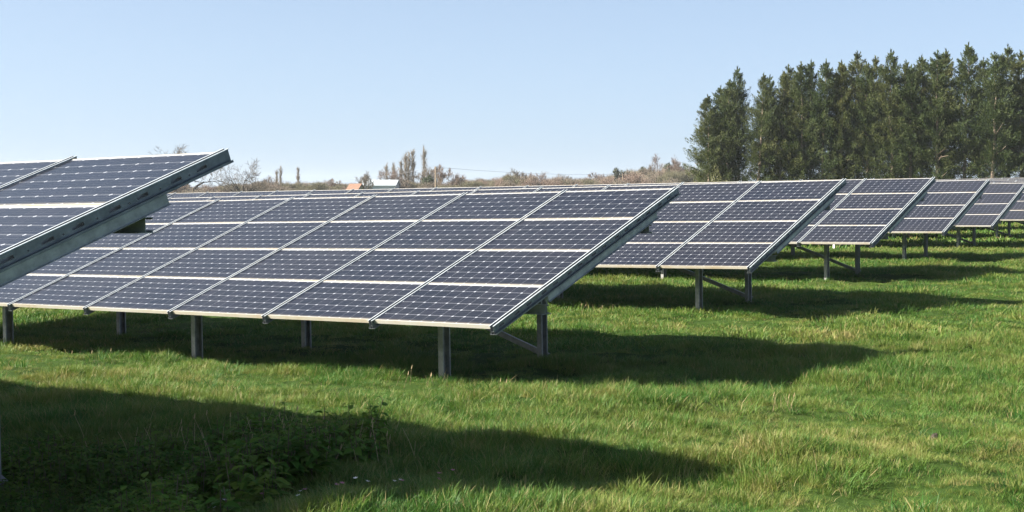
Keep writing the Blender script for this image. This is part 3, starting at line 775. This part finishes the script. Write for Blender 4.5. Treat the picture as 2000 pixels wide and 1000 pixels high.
TWB = [crown_blob(540 + i, 5200, 2.4, 3.6, [M_TWIG, M_TWIGO, M_TWIGR, M_TWIG][i], .5, .014) for i in range(4)]
TWB += [twig_blob(520 + i, 3600, 2.6, 3.3, [M_TWIG, M_TWIGR, M_TWIG, M_TWIGR][i], .62, .019) for i in range(4)]
px = rng.uniform(250, 1440, 640); d = rng.uniform(265, 430, 640)
tops = np.interp(px, [250, 330, 440, 560, 700, 760, 900, 960, 1000, 1090, 1130, 1180, 1220, 1280, 1320, 1400, 1440], [360, 360, 363, 359, 361, 358, 353, 354, 345, 347, 352, 344, 337, 329, 328, 340, 348]) + rng.normal(0, 3.5, 640)
low = rng.uniform(0, 1, 640) < .5; tops = tops - 4; tops = np.where(low, tops + (374 - tops) * rng.uniform(.2, .8, 640), tops)
xc = (px - 1000) / FPX * d; x = CY * xc - SY * d; y = SY * xc + CY * d; z = ground_z(x, y, False)
hh = np.maximum(CAM_Z + (382 - tops) / FPX * d - z, .6) / 3.9; ww = rng.uniform(.8, 1.5, 640)
scatter('hedgerow', np.stack([x, y, z], 1), np.stack([0 * x, 0 * x, rng.uniform(0, 6.28, 640)], 1), np.stack([ww, ww, hh], 1), np.where(low, rng.integers(0, 8, 640), rng.integers(0, 4, 640)), TWB,
        'brown bare hedgerow scrub along the horizon', 'hedge')

# ------------------------------------------------------------------ farm buildings, poles, wires
M_CREAM, t, b = mat('cream_render', rough=.9)
t.links.new(ramp(t, noise(t, 1.2, 4), [(.3, (.36, .28, .18)), (.7, (.44, .35, .23))]), b.inputs['Base Color'])
M_TILE, t, b = mat('clay_tiles', rough=.85)
t.links.new(ramp(t, noise(t, 2.5, 4), [(.3, (.11, .055, .036)), (.7, (.18, .10, .065))]), b.inputs['Base Color'])
M_WHITE, _, _ = mat('white_sheeting', (.42, .46, .50), .6)
M_SHEDROOF, t, b = mat('fibre_cement', rough=.9)
t.links.new(ramp(t, noise(t, 1.0, 4), [(.3, (.30, .25, .21)), (.7, (.42, .37, .32))]), b.inputs['Base Color'])
M_DARK, _, _ = mat('dark_opening', (.02, .02, .022), .4)
M_WOOD, t, b = mat('weathered_pole', rough=.9)
t.links.new(ramp(t, noise(t, 4, 4), [(.3, (.20, .15, .11)), (.7, (.36, .28, .2))]), b.inputs['Base Color'])
M_WIRE, _, _ = mat('wire', (.12, .12, .13), .6)
def gabled(name, px, d, wid, dep, eave, ridge, mats, label, cat, rz, base_dz=0, windows=True):
    x, y = pt_at(px, d); zb = float(ground_z(x, y, False)) + base_dz
    root = empty(name, (x, y, zb), (0, 0, YAW + rz)); tag(root, label, cat, 'farm buildings beyond the field')
    w2, d2 = wid / 2, dep / 2; mb = MB()
    # gable faces local -Y
    for yy in (-d2, d2): mb.poly([(-w2, yy, -.5), (w2, yy, -.5), (w2, yy, eave), (0, yy, ridge), (-w2, yy, eave)], 0)
    mb.quad((-w2, -d2, -.5), (-w2, d2, -.5), (-w2, d2, eave), (-w2, -d2, eave)); mb.quad((w2, -d2, -.5), (w2, d2, -.5), (w2, d2, eave), (w2, -d2, eave))
    link('wall', mb.mesh('wall', [mats[0]]), root)
    mb = MB(); o_ = .25
    for sx in (-1, 1):
        e = (sx * (w2 + o_), eave - o_ * (ridge - eave) / w2); k = .18
        mb.poly([(0, -d2 - o_, ridge + k), (e[0], -d2 - o_, e[1] + k), (e[0], d2 + o_, e[1] + k), (0, d2 + o_, ridge + k)])
        mb.poly([(0, -d2 - o_, ridge + .02), (e[0], -d2 - o_, e[1] + .02), (e[0], d2 + o_, e[1] + .02), (0, d2 + o_, ridge + .02)])
        mb.poly([(0, -d2 - o_, ridge + .02), (e[0], -d2 - o_, e[1] + .02), (e[0], -d2 - o_, e[1] + k), (0, -d2 - o_, ridge + k)])
        mb.poly([(e[0], -d2 - o_, e[1] + .02), (e[0], d2 + o_, e[1] + .02), (e[0], d2 + o_, e[1] + k), (e[0], -d2 - o_, e[1] + k)])
    link('roof', mb.mesh('roof', [mats[1]]), root)
    if windows:
        mb = MB(); mb.box(-.45, .45, -d2 - .04, -d2 + .04, eave * .55, eave * .55 + 1.1)
        link('window', mb.mesh('window', [M_DARK]), root)
    return root
gabled('farmhouse', 695, 240, 3.0, 4.5, .9, 3.1, (M_CREAM, M_TILE), 'cream gabled farmhouse with clay tile roof behind the arrays', 'house', .55, .2, False)
gabled('outbuilding', 668, 245, 4.4, 5, .6, 1.7, (M_CREAM, M_TILE), 'low tiled outbuilding left of the cream gable', 'outbuilding', 1.35, .1, False)
gabled('barn', 742, 275, 6.0, 7, 3.1, 4.1, (M_WHITE, M_WHITE), 'white sheeted barn right of the cream gabled farmhouse', 'barn', 1.5, .0, False)
gabled('shed', 822, 262, 5.2, 12, .5, 1.3, (M_SHEDROOF, M_SHEDROOF), 'long low shed roof under the poplar clump', 'shed', 1.62, .2, False)
gabled('shed', 641, 250, 3.0, 5, .4, 1.0, (M_SHEDROOF, M_SHEDROOF), 'small grey shed roof left of the tiled outbuilding', 'shed', 1.5, .1, False)
gabled('shed', 520, 255, 4.0, 6, .4, .9, (M_WHITE, M_SHEDROOF), 'pale low shed at the foot of the oak tree', 'shed', 1.5, -.1, False)
def pole(px, d, top_py, r, label, arm=True):
    x, y = pt_at(px, d); zb = float(ground_z(x, y, False)); h = z_of(top_py, d) - zb
    root = empty('utility_pole', (x, y, zb), (0, 0, YAW)); tag(root, label, 'utility pole', 'wooden poles on the horizon')
    mb = MB(); mb.tube((0, 0, -.5), (0, 0, h), r, r * .75, 8, cap=True); link('shaft', mb.mesh('shaft', [M_WOOD]), root)
    if arm:
        mb = MB(); mb.box(-.8, .8, -.06, .06, h - .35, h - .2); link('crossarm', mb.mesh('crossarm', [M_WOOD]), root)
        for u in (-.7, 0, .7):
            mb = MB(); mb.tube((u, 0, h - .19), (u, 0, h + .05), .05, .04, 6, cap=True); link('insulator', mb.mesh('insulator', [M_WHITE]), root)
    return Vector((x, y, zb + h))
p1 = pole(851, 225, 325, .14, 'wooden pole in front of the round bare tree right of the poplars', False)
p2 = pole(743, 300, 349, .12, 'thin pole before the white barn', False)
p3 = pole(605, 320, 356, .13, 'short pole with crossarm between the lone poplar and the house')
p4 = pole(1216, 300, 339, .13, 'pole with pale crossarm below the dark pine')
x, y = pt_at(377, 150); zb = float(ground_z(x, y, False))
pa = MB(); pa.tube((0, 0, -.4), (0, 0, z_of(368, 150) - zb), .06, .055, 6, cap=True)
tag(link('fence_post', pa.mesh('fence_post', [M_WOOD]), None, (x, y, zb)), 'pale wooden fence post left of the oak beyond the arrays', 'fence post')
def wire(a_, b_, sag, label):
    mb = MB(); pr = None
    for i in range(15):
        u = i / 14; p = a_.lerp(b_, u) - Vector((0, 0, sag * 4 * u * (1 - u)))
        if pr is not None: mb.tube(pr, p, .02, .02, 3)
        pr = p
    tag(link('overhead_wire', mb.mesh('wire', [M_WIRE])), label, 'wire', 'overhead wires')
wire(p1 + Vector((0, 0, -.1)), p4 + Vector((0, 0, -.1)), .5, 'thin overhead wire crossing the sky right of the wooden pole')
wire(p1 + Vector((0, 0, -.1)), p3 + Vector((0, 0, -.1)), .5, 'thin overhead wire running left from the wooden pole past the poplars')

# ------------------------------------------------------------------ thin spring haze
HM = bpy.data.materials.new('haze'); HM.use_nodes = True; t = HM.node_tree; t.nodes.remove(t.nodes['Principled BSDF'])
pv = t.nodes.new('ShaderNodeVolumePrincipled'); pv.inputs['Color'].default_value = (.86, .92, 1, 1); pv.inputs['Density'].default_value = .0002; pv.inputs['Anisotropy'].default_value = .2
t.links.new(pv.outputs[0], t.nodes['Material Output'].inputs['Volume'])
mb = MB(); mb.box(-1900, 1900, -1900, 1900, -6, 40)
tag(link('haze', mb.mesh('haze', [HM])), 'thin haze over the field paling the distant trees', 'haze', kind='stuff')

# small white and pink flowers in the lit grass at the lower edge
def flower(seed):
    rg = np.random.default_rng(seed); mb = MB(); h = rg.uniform(.10, .17)
    mb.tube((0, 0, -.02), (.01, 0, h), .0016, .0012, 3, 0)
    for i in range(7):
        a = 6.283 * i / 7; mb.poly([(.01, 0, h), (.01 + .012 * math.cos(a - .35), .012 * math.sin(a - .35), h + .006), (.01 + .018 * math.cos(a), .018 * math.sin(a), h + .008), (.01 + .012 * math.cos(a + .35), .012 * math.sin(a + .35), h + .006)], 1)
    return mb
FL = [flower(700 + i).mesh('flower', [M_NETTLE, M_FLOWER if i % 3 else M_PINK]) for i in range(6)]
n = 18; fx = rng.uniform(400, 900, n); fy = rng.uniform(982, 1004, n); pts = []
for a, b_ in zip(fx, fy):
    x, y = cam_pt(a, b_, .0); pts.append((x, y, float(ground_z(x, y))))
scatter('wild_flowers', pts, np.stack([rng.normal(0, .2, n), rng.normal(0, .2, n), rng.uniform(0, 6.28, n)], 1), np.full((n, 3), 1.0), rng.integers(0, 6, n), FL,
        'tiny white and pink wild flowers at the lit edge of the nettles', 'flowers')
# clod of dark soil in the sunny turf
bm_v = []; mb = MB(); x, y = cam_pt(1832, 835, .05)
pr = None; rg = np.random.default_rng(3)
for k in range(4):
    rr = (.042, .045, .03, .008)[k]; ring = [(rr * (1 + rg.normal(0, .14)) * math.cos(6.283 * i / 9), rr * (1 + rg.normal(0, .14)) * math.sin(6.283 * i / 9), (-.02, .03, .055, .065)[k] + rg.normal(0, .005)) for i in range(9)]
    if pr:
        for i in range(9): mb.quad(pr[i], pr[(i + 1) % 9], ring[(i + 1) % 9], ring[i])
    pr = ring
M_CLOD, _, _ = mat('dark_soil', (.035, .026, .02), .95)
tag(link('soil_clod', mb.mesh('soil_clod', [M_CLOD]), None, (x, y, float(ground_z(x, y)))), 'small dark clod of soil in the sunny grass at right', 'soil clod')
